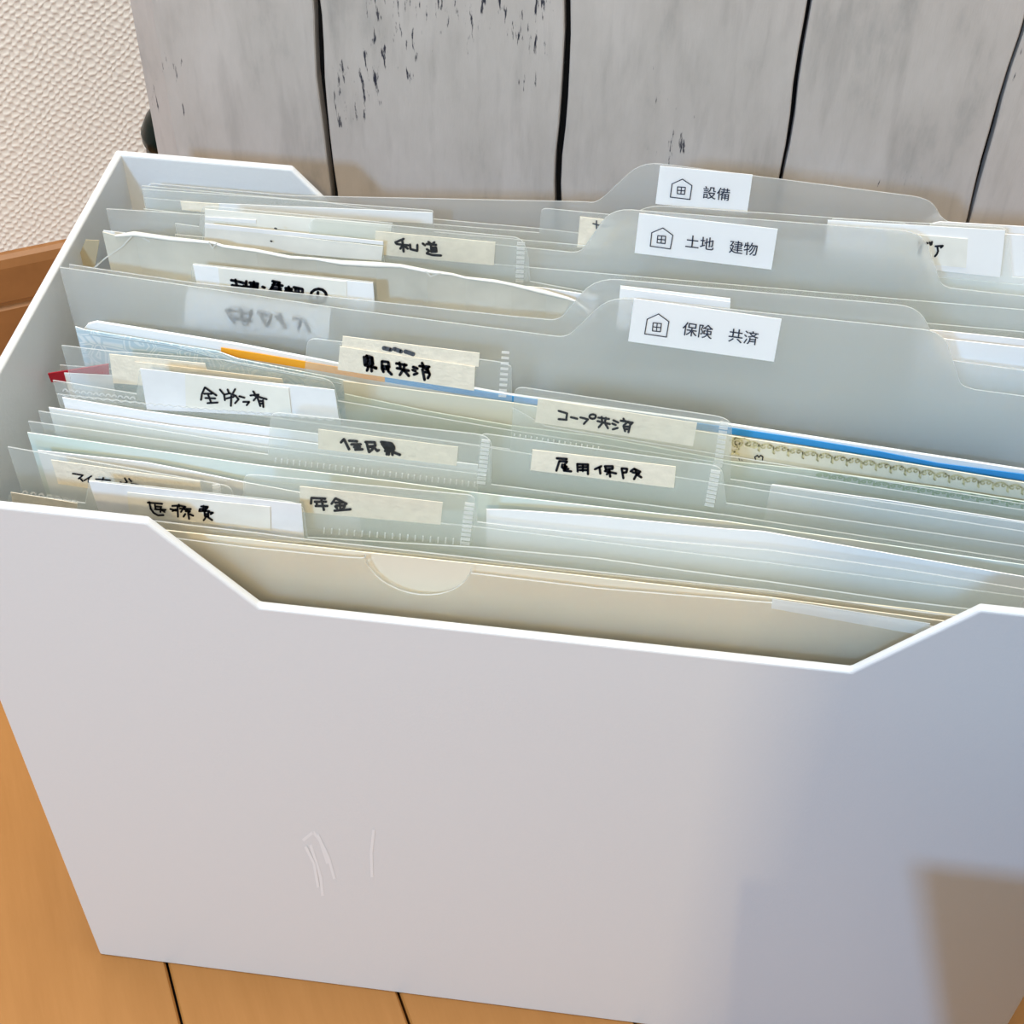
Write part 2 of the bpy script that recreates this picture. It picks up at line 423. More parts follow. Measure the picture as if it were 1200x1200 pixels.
# ------------------------------------------------------------------ room
WD = Vector((0.0232, 0.0127, 0)).normalized()      # direction of the wall
WN = Vector((WD.y, -WD.x, 0))                      # towards the room
W0 = Vector((-0.1467, 0.326, 0)) - WN * 0.006
ang = math.atan2(WD.y, WD.x)
fl = bpy.data.objects.new('floor', None); COL.objects.link(fl); fl['kind'] = 'structure'
J0 = Vector((0.0251, -0.0005, 0))                  # a joint seen in front of the box
s0 = (J0 - W0).dot(WD)
LEN = 2.6; GAP = .0009; PW = .0757
for i in range(-12, 14):
    a = s0 + i * PW + GAP; b = s0 + (i + 1) * PW
    bm = bmesh.new()
    h = .010
    # profile with eased edges, local x = across? keep local x along the board for the grain
    pts = [(0, -h), (0, -.0009), (.0007, 0), (b - a - .0007, 0), (b - a, -.0009), (b - a, -h)]
    A = [bm.verts.new((0, p, z)) for p, z in pts]; B = [bm.verts.new((LEN, p, z)) for p, z in pts]
    bm.faces.new(A); bm.faces.new(B[::-1])
    for k in range(6): bm.faces.new((A[k], B[k], B[(k + 1) % 6], A[(k + 1) % 6]))
    o = obj('floorboard', bm, M['floor'])
    o.rotation_euler = (0, 0, ang - math.pi / 2)
    p = W0 + WD * a
    o.location = (p.x, p.y, 0)
    o.parent = fl
bm = bmesh.new()
for c in ((-1.2, 0, -.02), (1.3, 0, -.02)): pass
a = W0 + WD * -1.2; b = W0 + WD * 1.6
vs = [bm.verts.new((q.x, q.y, -.0105)) for q in (a, b, b + WN * 2.7, a + WN * 2.7)]
bm.faces.new(vs)
o = obj('subfloor', bm, M['dark_gap'], fl)
# wall and skirting, local x along the wall, local -y into the room
def wall_local(name, bm, mat):
    o = obj(name, bm, mat); o.location = (W0.x, W0.y, 0); o.rotation_euler = (0, 0, ang); return o
bm = bmesh.new(); box(bm, (-1.2, 0, 0), (1.6, .03, 1.6))
o = wall_local('wall_left', bm, M['wallpaper']); o['kind'] = 'structure'
bm = bmesh.new()
pr = [(0, 0), (-.0060, 0), (-.0060, .027), (-.0042, .0285), (-.0042, .0305), (-.0060, .032), (-.0060, .052), (-.0048, .0565), (-.0025, .058), (0, .058)]
A = [bm.verts.new((-1.2, y, z)) for y, z in pr]; B = [bm.verts.new((1.6, y, z)) for y, z in pr]
bm.faces.new(A); bm.faces.new(B[::-1])
for k in range(len(pr)): bm.faces.new((A[k], B[k], B[(k + 1) % len(pr)], A[(k + 1) % len(pr)]))
o = wall_local('baseboard_left', bm, M['skirting']); o['kind'] = 'structure'

# ------------------------------------------------------------------ plank board behind the box
BY = .20
board = thing('plank_board', 'tall whitewashed grey wooden plank board standing behind the file box', 'board', (.17, BY, 0))
bm = bmesh.new(); box(bm, (.004, BY + .006, .0), (.46, BY + .012, .52)); obj('backing_panel', bm, M['dark_gap'], board)
edges = [(-.0050, 0), (.0597, .0024), (.1411, .0023), (.2162, .0015), (.2811, .0014), (.353, .0012), (.425, .0012), (.470, .001)]
def wob(i, z):
    return .0005 * math.sin(z * 61 + i * 2.1) + .00035 * math.sin(z * 173 + i * 5.3) if i else 0
for i in range(len(edges) - 1):
    x0, g0 = edges[i]; x1, g1 = edges[i + 1]
    bm = bmesh.new(); n = 46; R = []
    ch = .0095 if i == 0 else .0004
    for k in range(n + 1):
        z = .52 * k / n
        xa = x0 + g0 / 2 * (1 + .35 * math.sin(z * 97 + i)) + wob(i, z) * .5; xb = x1 - g1 / 2 * (1 + .35 * math.sin(z * 83 + i * 2)) + wob(i + 1, z) * .5
        R.append([bm.verts.new(p) for p in ((xa, BY + .0075, z), (xa, BY + (.0055 if i == 0 else .0004), z), (xa + ch, BY, z), (xb - .0004, BY, z), (xb, BY + .0004, z), (xb, BY + .0075, z))])
    for k in range(n):
        for j in range(6): bm.faces.new((R[k][j], R[k][(j + 1) % 6], R[k + 1][(j + 1) % 6], R[k + 1][j]))
    bm.faces.new(R[0]); bm.faces.new(R[-1][::-1])
    obj('plank', bm, M['plank'], board)

# ------------------------------------------------------------------ bottle between wall and board
bc = Vector((-.0045, .232, 0))
bot = thing('glass_bottle', 'dark green bottle with black base band half hidden behind the plank board', 'bottle', bc)
zt = .2065
def lathe(name, prof, c, mat, parent, seg=28):
    bm = bmesh.new(); R = []
    for r, z in prof: R.append([bm.verts.new((c.x + r * math.cos(2 * math.pi * k / seg), c.y + r * math.sin(2 * math.pi * k / seg), z)) for k in range(seg)])
    for i in range(len(R) - 1):
        for k in range(seg): bm.faces.new((R[i][k], R[i][(k + 1) % seg], R[i + 1][(k + 1) % seg], R[i + 1][k]))
    bm.faces.new(R[0][::-1]); bm.faces.new(R[-1])
    return obj(name, bm, mat, parent, smooth=True)
lathe('glass_body', [(.014, 0), (.0148, .002), (.0148, .196), (.0142, .199), (.0155, .2005), (.0155, .204), (.013, .209), (.0085, .2145), (.0055, .219), (.005, .226), (.005, .236)], bc, M['green_glass'], bot)
lathe('screw_cap', [(.0058, .236), (.006, .237), (.006, .247), (.0052, .2485)], bc, M['black'], bot)

# ------------------------------------------------------------------ file box
L, H, D, T = .320, .2413, .159, .0026
n1, n2, hh = .0585, .0838, .0286
prof = [(0, 0), (L, 0), (L, H), (L - n1, H), (L - n2, H - hh), (n2, H - hh), (n1, H), (0, H)]
fb = thing('file_box', 'white plastic file box with notched front and back standing on the floor', 'box', (L / 2, D / 2, 0))
bm = bmesh.new(); prism(bm, prof, 0, T); bevel(obj('front_panel', bm, M['box'], fb), .0009)
bm = bmesh.new(); prism(bm, prof, D - T, D); bevel(obj('back_panel', bm, M['box'], fb), .0009)
for nm, xa in (('side_panel', 0), ('side_panel', L - T)):
    bm = bmesh.new(); box(bm, (xa, T * .5, .0), (xa + T, D - T * .5, H)); bevel(obj(nm, bm, M['box'], fb), .0009)
bm = bmesh.new(); box(bm, (T * .5, T * .5, .0004), (L - T * .5, D - T * .5, .003)); obj('base_panel', bm, M['box'], fb)
# faint scuffs on the front, and a moulded mark inside
sc = [[(355, 985), (367, 975), (375, 985), (384, 1012)], [(364, 990), (376, 1028), (378, 1050)], [(372, 978), (385, 1005), (392, 1030)], [(438, 972), (435, 1000), (436, 1028)], [(358, 992), (368, 1012), (373, 1040)]]
SCM = principled('scuff', (.82, .82, .83), .5)
for _i, _l in enumerate(sc): strokes('scuff_mark', [_l], 0, SCM, fb, 3.4, 1.0, (0, 0), .00004 + .00003 * _i, False)
bm = bmesh.new()
for q in range(2): box(bm, (T - .0001, .148 - .008 * q, .214), (T + .0005, .1545 - .008 * q, .2148))
obj('moulded_ridge', bm, M['box'], fb)

# ------------------------------------------------------------------ divider folders with printed stickers
G_DIV = 'frosted divider folders with house stickers'
def pen(name, par, y, wpx, lines, org, scale=10.0, mat=None, off=.0004):
    return strokes(name, lines, y, mat or M['ink'], par, wpx, scale, org, off)
def house(par, y, roof, win, org, scale):
    a, b, c, d = [Vector(q) for q in win]
    lines = [roof, [a, b, c, d, a], [(a + b) / 2, (c + d) / 2], [(a + d) / 2, (b + c) / 2]]
    return strokes('house_icon', lines, y, M['print'], par, 1.15, scale, org, .0009)

# rear divider
def tab_prof(y, pts): return Z(pts, y)
yA = .1500
dA = thing('divider_folder', 'rearmost frosted divider folder, its tab sticker reading 設備 beside a house', 'folder', (.16, yA, .0035), G_DIV)
p = Z([(700, 238), (752, 189.5), (1092, 233), (1106, 262)], yA)
sheet('back_leaf', [(.0105, .2330), (.0135, .2355), (.06, .2355), (p[0][0] - .004, p[0][1])] + p + [(.312, p[3][1] - .0015), (.3155, p[3][1] - .005)], yA, (M['frost'], M['frost_edge']), dA, rads={4: .005, 5: .006, 6: .006, 7: .005})
yA2 = .1455
sheet('front_leaf', Z([(166, 218), (380, 237), (508, 257), (631, 268), (700, 276), (760, 240.5), (1070, 262), (1095, 300), (1240, 318)], yA2), yA2, (M['frost'], M['frost_edge']), dA, rads={4: .004, 5: .005, 6: .005, 7: .004})
st = patch('tab_sticker', [(773.5, 194.5), (882, 205), (875.6, 250), (768, 239)], yA, M['sticker'], dA, off=.0005)
house(st, yA, [(155, 410), (175, 255), (298, 200), (408, 275), (385, 438), (155, 410)], [(240, 290), (332, 296), (322, 378), (236, 370)], (770, 190), 10.0)
printed('lettering', '設備', yA, M['print'], st, (822.6, 231.0), (16.4, 1.7), (1.7, -15.6), off=.0009)

yB = .1250
dB = thing('divider_folder', 'middle frosted divider folder, its tab sticker reading 土地 建物 beside a house', 'folder', (.16, yB, .0035), G_DIV)
pB = Z([(104, 243), (240, 252), (450, 274), (621, 291), (680, 297), (716, 244.5), (1082, 272.5), (1103, 334), (1114, 338), (1240, 352)], yB)
sheet('front_leaf', [(.008, pB[1][1] - .001)] + pB[1:], yB, (M['frost'], M['frost_edge']), dB, rads={4: .003, 5: .006, 6: .006, 7: .002})
yB2 = .1285
sheet('back_leaf', [(.009, .2365)] + Z([(560, 297), (690, 312), (735, 262), (1070, 300), (1095, 366), (1104, 370), (1240, 385)], yB2), yB2, (M['frost'], M['frost_edge']), dB, rads={2: .004, 3: .006, 4: .006, 5: .004})
st = patch('tab_sticker', [(749, 250), (911.5, 268.5), (904, 316), (743.5, 296.5)], yB, M['sticker'], dB, off=.0005)
house(st, yB, [(147, 290), (158, 185), (245, 148), (323, 205), (303, 312), (147, 290)], [(205, 208), (267, 213), (262, 270), (200, 264)], (740, 245), 6.667)
printed('lettering', '土地　建物', yB, M['print'], st, (802.2, 288.6), (17.1, 2.08), (1.7, -16.2), off=.0009)

yC = .0880; yC2 = .0935
dC = thing('divider_folder', 'frontmost frosted divider folder, its tab sticker reading 保険 共済 beside a house', 'folder', (.16, yC, .0035), G_DIV)
pC = Z([(83, 310.5), (227, 332), (400, 349.5), (600, 371), (655, 376), (697, 325.5), (1078, 360), (1104, 420), (1123, 424), (1240, 440)], yC2)
sheet('back_leaf', [(.0075, pC[0][1])] + pC[1:], yC2, (M['frost'], M['frost_edge']), dC, rads={4: .003, 5: .007, 6: .006, 7: .001})
pC = Z([(86, 315), (260, 341), (400, 362), (664, 396), (714, 348), (1106, 389), (1126, 452), (1142, 457), (1240, 470)], yC)
sheet('front_leaf', [(.0072, pC[0][1])] + pC[1:], yC, (M['frost'], M['frost_edge']), dC, rads={3: .003, 4: .006, 5: .006, 6: .002})
st = patch('tab_sticker', [(743, 350), (916, 374), (907, 424), (736, 400)], yC, M['sticker'], dC, off=.0005)
house(st, yC, [(213, 308), (230, 205), (310, 168), (383, 222), (365, 330), (213, 308)], [(272, 230), (330, 236), (323, 293), (267, 287)], (720, 340), 6.0)
printed('lettering', '保険　共済', yC, M['print'], st, (798.6, 391.2), (17.9, 2.5), (2.3, -17.0), off=.0009)

# ------------------------------------------------------------------ clear folders with hand-written tape
G_CLR = 'clear plastic index folders with hand-written tape'
def folder(label, y, back, front=None, rads=None, loc=None):
    t = thing('clear_folder', label, 'folder', (.16, y if not callable(y) else y(.16), .0035), G_CLR)
    sheet('back_sheet', Z(back, y), y, (M['clear'], M['clear_edge']), t, rads=rads)
    if front:
        yf = (lambda x: y(x) - .0016) if callable(y) else y - .0016
        sheet('front_sheet', Z(front, yf), yf, (M['clear'], M['clear_edge']), t)
    return t
def tape(par, y, px, lines=None, org=None, scale=10., wpx=2., t=.0002, mat=None, ink=None, off=.0005, jag=.8):
    tp = patch('paper_tape', px, y, mat or M['tape'], par, off=off, jag=jag)
    if lines: strokes('handwriting', lines, y, ink or M['ink'], tp, wpx * 1.25, scale, org, off + .00025)
    return tp
def circle(cx, cy, rx, ry, n=12): return [(cx + rx * math.cos(2 * math.pi * k / n), cy + ry * math.sin(2 * math.pi * k / n)) for k in range(n + 1)]

# rear pocket behind the middle divider, with the card (tape + white) and the clear one at the right
y = .1400
f = folder('clear index folder right behind the middle divider, small taped tab at its middle', y,
           [(168, 232), (300, 243), (508, 263), (632, 273), (634, 244), (760, 256), (762, 300), (1240, 352)], rads={4: .002, 5: .002})
tape(f, y, [(680, 254), (758, 263), (756, 296), (676, 290)], [[(695, 262), (702, 264)], [(699, 259), (699, 268)], [(705, 265), (712, 266)]], (0, 0), 1.0, 1.4, ink=M['greyink'])
y = .1372
f = folder('clear index folder behind the middle divider, holding a taped white index card at the left', y,
           [(166, 222), (300, 231), (388, 238), (508, 247), (508.5, 272), (640, 284), (1240, 338)], rads={3: .001})
c = patch('index_card', [(255, 238.5), (507, 249), (507, 262), (255, 251)], y, M['paper'], f, off=.0006)
tape(f, y, [(211, 236), (256, 239), (254, 250), (213, 246)], off=.0008)
# white card in pocket at the right
y = .1345
f = folder('clear index folder at the right rear, with a white card whose tape ends in ア', y,
           [(168, 245), (640, 297), (966, 300), (968, 256), (1182, 267), (1186, 325), (1240, 330)], rads={3: .003, 4: .003})
c = patch('index_card', [(970, 258), (1178, 270), (1172, 325), (966, 303)], y, M['paper'], f, off=.0005)
strokes('handwriting', [[(195, 440), (205, 470)], [(222, 435), (215, 468)], [(262, 487), (350, 480), (325, 503)], [(285, 495), (292, 545), (278, 580), (255, 605)],
        [(60, 440), (170, 450)], [(120, 440), (60, 560)]], y, M['ink'], patch('paper_tape', [(1040, 272), (1134, 280), (1132, 314), (1038, 305)], y, M['ivory'], f, off=.0008), 2.4, 10, (1070, 240), .0012)
# white papers standing at the far right rear
def paper(name, label, pts, y, mat, cat='paper', z0=.0034, t=.0003, group=None, rads=None):
    o = sheet(name, Z(pts, y), y, mat, None, z0=z0, t=t, rads=rads); tag(o, label, cat, group); return o
paper('paper_sheet', 'white paper sheet standing highest at the right rear against the back panel', [(1090, 262.5), (1102, 260), (1240, 268)], .1425, M['paper'])
paper('paper_sheet', 'white paper sheet just behind the right rear index card', [(1100, 270), (1240, 278)], .1385, M['paper'])
for k, (q, yy) in enumerate(((( (1080, 386), (1110, 388.5), (1240, 402)), .1035), (((1080, 392), (1112, 398), (1240, 412)), .1000))):
    paper('paper_sheet', ('white paper sheet behind the frontmost divider at the right, the rear of two', 'white paper sheet behind the frontmost divider at the right, the nearer of two')[k], list(q), yy, M['paper'])
paper('paper_sheet', 'white paper sheet whose corner shows between the crumpled envelope and frontmost divider', [(560, 330), (640, 338), (700, 347)], .1110, M['paper'])

# three strip cards left of the hand-written 和道
y = .1180
f = folder('clear index folder just ahead of the middle divider, holding an upper ivory index card', y,
           [(205, 262), (233, 266), (237, 241), (460, 262), (462, 300), (1230, 366)], rads={2: .002})
patch('index_card', [(240, 245), (459, 264), (455, 286), (240, 268)], y, M['ivory'], f, off=.0005)
patch('inner_strip', [(240, 254), (300, 258), (300, 262), (240, 258)], y, M['card'], f, off=.0008)
y = .1158
f = folder('clear index folder with tape reading 和道 behind the crumpled envelope', y,
           [(205, 275), (360, 290), (364, 255), (612, 279), (619, 300), (621, 330), (700, 345), (1230, 392)], rads={2: .003, 3: .003, 4: .002})
tape(f, y, [(440, 271), (580, 284), (578, 311), (438, 298)],
     [[(135, 190), (230, 150)], [(150, 210), (280, 225)], [(135, 190), (150, 210)], [(215, 175), (230, 300)], [(190, 265), (212, 235)], [(245, 240), (280, 265)], [(305, 215), (310, 270), (390, 290), (390, 220)],
      [(455, 205), (480, 225)], [(520, 185), (545, 205)], [(590, 190), (560, 215)], [(500, 210), (610, 220)], [(550, 225), (555, 300), (615, 300), (610, 250), (560, 250)], [(560, 275), (610, 275)], [(500, 270), (530, 290), (500, 320), (570, 340), (670, 345)]],
     (450, 265), 10, 2.3)
welds('weld_marks', (611, 281), (609, 330), 9, y, M['weld'], f, 9, 2.6)
patch('pocket_film', [(366, 259), (618, 283), (618, 330), (362, 306)], y, M['pocket'], f, off=.0009)
y = .1135
f = folder('clear index folder just behind the crumpled envelope, holding a lower ivory index card', y,
           [(205, 290), (236, 292), (239, 262), (449, 287), (450, 318), (1230, 412)], rads={2: .002})
patch('index_card', [(240, 266), (449, 289), (447, 306), (240, 288)], y, M['ivory'], f, off=.0005)
patch('inner_strip', [(240, 262), (449, 283), (449, 287), (240, 267)], y, M['card'], f, off=.0008)
strokes('ink_dot', [[(317, 282.5), (318.5, 283)], [(322, 267.5), (324, 268)]], y, M['greyink'], f, 2.0, 1.0, (0, 0), .0012)

# crumpled envelope
def crumple(x): return .1065 + .0012 * math.sin(x * 95) + .0006 * math.sin(x * 260 + 1)
M['envelope'] = principled('silvery_envelope', (.66, .63, .54), .34, .5, noise=.12, nscale=45, bump=.9, bscale=70)
env = thing('crumpled_envelope', 'crumpled grey-green plastic envelope with creased shiny top behind the frontmost divider', 'envelope', (.09, .107, .0035))
tp = [(120, 272), (135, 276), (157, 273), (200, 279), (250, 284), (262, 288), (300, 293), (340, 301), (370, 303), (400, 307), (440, 309), (470, 311), (500, 317), (530, 321), (545, 325), (580, 329), (600, 333), (640, 342), (665, 349), (676, 353), (690, 365)]
sheet('front_sheet', Z(tp, crumple), crumple, M['envelope'], env, rows=10)
# rolled creased lip
bm = bmesh.new(); R = []
for i, (u, v) in enumerate(tp[1:]):
    c = W(u, v, crumple); r = random.uniform(.0004, .0009)
    R.append([bm.verts.new((c.x, c.y + r * math.cos(2 * math.pi * k / 8), c.z + r * math.sin(2 * math.pi * k / 8) - r * .4)) for k in range(8)])
for i in range(len(R) - 1):
    for k in range(8): bm.faces.new((R[i][k], R[i][(k + 1) % 8], R[i + 1][(k + 1) % 8], R[i + 1][k]))
M['lip'] = principled('envelope_lip', (.74, .73, .68), .25, .6, bump=.8, bscale=160)
obj('creased_lip', bm, M['lip'], env, smooth=True)
for _l in [[(157, 274), (142, 290), (124, 302), (110, 314)], [(157, 273), (175, 283)], [(245, 284), (249, 291), (254, 285)], [(499, 318), (505, 324), (516, 320)]]:
    strokes('crease', [_l], crumple, M['lip'], env, 1.7, 1.0, (0, 0), .0006)
o = patch('kraft_corner', [(100, 281), (117, 282), (112, 314), (88, 309)], .1120, M['kraft'], None, n=6, jag=1.5)
tag(o, 'torn kraft paper scrap at the left wall beside the crumpled envelope', 'paper')
o = patch('paper_corner', [(121, 270), (155, 274), (128, 281), (124, 280)], .1125, M['paper'], None, n=4)
tag(o, 'small folded white paper corner above the crumpled envelope at the left', 'paper')

# 土地・建物① folder, half covered by the frontmost divider
y = .0985
f = folder('clear index folder with a white card reading 土地・建物① behind the frontmost divider', y,
           [(92, 345), (222, 350), (225, 309), (437, 331), (440, 372), (1230, 445)], rads={2: .001})
c = patch('index_card', [(226, 310), (437, 332), (440, 366), (233, 345)], y, M['paper'], f, off=.0005)
tape(c, y, [(255, 314), (405, 330), (407, 361), (258, 346)],
     [[(95, 115), (190, 135)], [(135, 110), (150, 170)], [(100, 165), (205, 180)], [(190, 135), (240, 150)], [(245, 125), (245, 180)], [(215, 175), (290, 185)], [(280, 140), (360, 150), (355, 190), (300, 195)], [(320, 130), (320, 190)], [(290, 165), (340, 170)],
      [(408, 182), (428, 190)], [(510, 125), (580, 140), (560, 165)], [(510, 160), (610, 170)], [(480, 215), (590, 220)], [(500, 190), (590, 200)], [(570, 140), (580, 220)], [(530, 140), (490, 205)],
      [(640, 195), (700, 205)], [(670, 180), (680, 240)], [(640, 220), (700, 225)], [(720, 185), (810, 205), (810, 250)], [(740, 200), (740, 240)], [(770, 200), (770, 250)], [(720, 240), (800, 248)],
      circle(970, 270, 80, 68), [(965, 235), (960, 300)]], (260, 315), 8.571, 2.7, off=.0008, mat=M['ivory'])
y = .0910
f = folder('clear index folder inside the frontmost divider, its white card showing blurred through it', y,
           [(92, 372), (214, 378), (217, 340), (388, 362), (390, 402), (1230, 480)], rads={2: .001})
c = patch('index_card', [(219, 342), (387, 364), (385, 401), (215, 382)], y, M['paper'], f, off=.0005)
strokes('handwriting', [[(265, 363), (275, 378)], [(268, 363), (296, 368)], [(270, 372), (296, 376)], [(282, 362), (286, 380)], [(295, 364), (290, 380)], [(302, 366), (318, 370), (314, 382)], [(306, 370), (312, 380)], [(323, 370), (336, 384)], [(328, 368), (332, 380)], [(343, 373), (353, 374), (350, 386)], [(357, 376), (363, 388)]],
        y, M['ink'], c, 3.4, 1.0, (0, 0), .0008)
y = .0902
c = patch('index_card', [(727, 335), (856, 350), (854, 400), (722, 385)], y, M['paper'])
tag(c, 'blank white index card behind the 保険 共済 sticker', 'card')
patch('card_fold_line', [(727, 338), (856, 354), (856, 355), (727, 339)], y, M['card'], c, off=.0004)

# policy booklet with orange and blue stripe
y = .0805
TOP = [(98, 386), (103, 380), (113, 377.5), (280, 404), (450, 437), (598, 463), (700, 477), (860, 498.5), (1030, 525), (1200, 551), (1240, 557)]
bk = thing('policy_booklet', 'white insurance booklet with an orange and blue top stripe in front of frontmost divider', 'booklet', (.15, y, .0035))
sheet('cover', Z(TOP, y), y, M['paper'], bk, t=.0008)
def band(name, top, th0, th1, y, mat, par, off=.0004):
    """a printed stripe following a picture polyline, thickness th0 -> th1"""
    bm = bmesh.new(); R = []; n = len(top)
    for i, (u, v) in enumerate(top):
        h = th0 + (th1 - th0) * i / (n - 1)
        a = W(u, v, y - off); b = W(u, v + h, y - off)
        R.append([bm.verts.new(a), bm.verts.new(b), bm.verts.new(b + Vector((0, .0002, 0))), bm.verts.new(a + Vector((0, .0002, 0)))])
    for i in range(n - 1):
        for k in range(4): bm.faces.new((R[i][k], R[i][(k + 1) % 4], R[i + 1][(k + 1) % 4], R[i + 1][k]))
    bm.faces.new(R[0]); bm.faces.new(R[-1][::-1])
    return obj(name, bm, mat, par)
band('orange_stripe', [(259, 407.5), (300, 414), (400, 431), (451, 440)], 8.5, 8, y, M['orange'], bk)
band('blue_stripe', [(451, 440), (598, 464), (700, 479), (860, 502), (940, 514), (1030, 529), (1100, 543), (1200, 556), (1240, 560)], 7.5, 7.5, y, M['blue'], bk)
y = .0785
ce = thing('certificate_sheet', 'light blue patterned certificate sheet at the left in front of the booklet', 'paper', (.05, y, .0035))
sheet('sheet', Z([(88, 383), (100, 387), (255, 412), (280, 421), (400, 445), (470, 460), (520, 474)], y), y, M['guilloche'], ce)
band('border_line', [(104, 391), (200, 405), (280, 427), (400, 450)], 1.4, 1.4, y, M['greyink'], ce).active_material = principled('pale_blue_line', (.42, .52, .58), .7)
y = .0775
cr = thing('certificate_sheet', 'cream certificate sheet with a gold scroll border under the blue stripe', 'paper', (.2, y, .0035))
sheet('sheet', Z([(402, 447), (598, 472), (700, 488), (856, 511), (1000, 533), (1200, 566), (1240, 572)], y), y, M['cream'], cr)
def scrolls(par, y, a, b, n, mat, wpx, h=8.5, off=.0005):
    a = Vector(a); b = Vector(b); lines = []
    for i in range(n):
        c = a.lerp(b, i / n); s = (b.x - a.x) / n
        up = 1.0
        lines.append([(c.x + s * .5 + s * .42 * math.cos(t), c.y - h * .30 * math.sin(t) + i * 0) for t in [math.pi * k / 7 for k in range(8)]])
        lines.append([(c.x + s * .30 + s * .14 * math.cos(t), c.y + h * .16 * math.sin(t)) for t in [2 * math.pi * k / 7 for k in range(7)]])
        lines.append([(c.x + s * .72 + s * .12 * math.cos(t), c.y + h * .16 * math.sin(t)) for t in [2 * math.pi * k / 7 for k in range(7)]])
        lines.append([(c.x + s * 1.0, c.y), (c.x + s * .95, c.y + h * .6), (c.x + s * 1.05, c.y + h * .75), (c.x + s * 1.0, c.y)])
    o = strokes('scroll_border', lines, y, mat, par, wpx, 1.0, (0, 0), off); return o
scrolls(cr, y, (872, 521), (1232, 580), 21, M['gold'], 1.5, 11.0)
strokes('corner_flourish', [circle(864, 519, 6, 5), circle(864, 519, 3, 2.5), [(855, 516), (862, 513), (873, 514), (880, 519)], [(858, 528), (866, 533)], [(866, 526), (856, 533)], [(874, 522), (884, 525), (890, 522)]], y, M['gold'], cr, 1.8, 1.0, (0, 0), .0005)
strokes('number', [[(885.5, 539), (884.5, 535.5), (887.5, 533.8), (889.3, 536), (891.5, 533.8), (894, 535.5), (893.5, 539)]], y, M['ink'], cr, 1.4, 1.0, (0, 0), .0006)
strokes('small_mark', [[(866, 537.5), (866.8, 539.5)], [(869, 539), (870, 540)]], y, M['ink'], cr, 1.2, 1.0, (0, 0), .0006)
y = .0752
gr = thing('certificate_sheet', 'pale green certificate sheet with a green scroll border below the cream one', 'paper', (.2, y, .0035))
M['palegreen'] = principled('pale_green_paper', (.66, .72, .64), .8, .2)
sheet('sheet', Z([(404, 462), (500, 482), (598, 499), (700, 512), (856, 541), (950, 551), (1100, 572), (1200, 588), (1240, 594)], y), y, M['palegreen'], gr)
scrolls(gr, y, (955, 557), (1232, 598), 16, M['green'], 1.6, 7.5)

# 県民共済
y = .0728
f = folder('clear index folder with tape reading 県民共済 over the orange stripe', y,
           [(70, 428), (356, 452), (360, 396), (590, 425), (599, 430), (600, 478), (640, 500), (1230, 596)], rads={2: .003, 3: .003})
tape(f, y, [(402, 394), (562, 414), (561, 430), (400, 408)], [[(450, 408), (458, 410)], [(462, 409), (470, 412)], [(475, 412), (484, 415)]], (0, 0), 1.0, 4, ink=M['greyink'], off=.0003)
tape(f, y, [(398, 406), (557, 430), (556, 458), (396, 433.5)],
     [[(145, 170), (210, 190), (220, 270), (150, 265), (145, 170)], [(160, 200), (210, 210)], [(160, 235), (215, 240)], [(115, 185), (125, 280), (260, 310)], [(200, 285), (205, 350)], [(165, 300), (150, 345)], [(235, 310), (260, 320)],
      [(325, 235), (325, 320), (345, 360)], [(325, 235), (400, 245), (410, 300), (330, 290)], [(380, 290), (400, 350), (440, 390)], [(345, 325), (400, 325)],
      [(495, 260), (610, 280)], [(530, 250), (545, 320)], [(590, 270), (580, 330)], [(500, 315), (640, 345)], [(570, 340), (535, 395)], [(590, 345), (640, 405)],
      [(690, 300), (740, 320)], [(685, 335), (720, 350)], [(700, 390), (740, 375)], [(795, 255), (810, 290)], [(765, 290), (880, 300)], [(800, 300), (850, 330), (870, 310)], [(800, 330), (825, 450)], [(860, 330), (885, 390), (865, 430)], [(830, 360), (870, 365)]],
     (415, 400), 10, 2.7, off=.0006)
welds('weld_marks', (593, 408), (589, 465), 9, y, M['weld'], f, 9, 2.0)

# folder with a wide taped tab behind 全労済
y = .0690
f = folder('clear index folder at the left whose tab carries blank cream tape behind 全労済', y,
           [(72, 405), (130, 412), (262, 422), (390, 446), (396, 470), (600, 505), (1230, 603)], rads={3: .003})
tape(f, y, [(128, 415), (240, 426), (250, 458), (133, 449)], off=.0006)
tape(f, y, [(158, 424), (330, 444), (338, 470), (160, 450)], off=.0009)
y = .0712
rd = thing('leaflet', 'small red and white leaflet corner beside the left wall of the box', 'leaflet', (.02, y, .0035))
patch('red_cover', [(56, 438), (127, 427), (128, 446), (60, 448)], y, M['red'], rd, t=.0004)
patch('white_panel', [(75, 437), (132, 440), (140, 500), (90, 492)], y, M['card'], rd, off=.0005)

# コープ共済
y = .0620
f = folder('clear index folder with tape reading コープ共済 at the right of the tabs', y,
           [(66, 462), (300, 487), (598, 527), (603, 453), (847, 489), (858, 497), (856, 562), (1230, 618)], rads={3: .003, 4: .003, 5: .003})
tape(f, y, [(631, 467), (817, 496), (812, 523), (627, 495)],
     [[(145, 135), (245, 165), (235, 240)], [(145, 232), (240, 240)], [(290, 210), (365, 228)], [(400, 212), (490, 235), (440, 290)], circle(545, 202, 38, 26),
      [(610, 215), (735, 230)], [(650, 205), (655, 255)], [(700, 215), (690, 260)], [(600, 255), (745, 290)], [(665, 270), (615, 330)], [(690, 280), (725, 340)],
      [(785, 245), (845, 272)], [(775, 285), (815, 300)], [(780, 352), (840, 335)], [(905, 225), (915, 250)], [(875, 250), (1015, 275)], [(930, 255), (1000, 290)], [(960, 260), (905, 310), (925, 375)], [(985, 300), (965, 385)], [(920, 320), (980, 320)], [(930, 350), (970, 350)]],
     (640, 468), 10, 2.1)
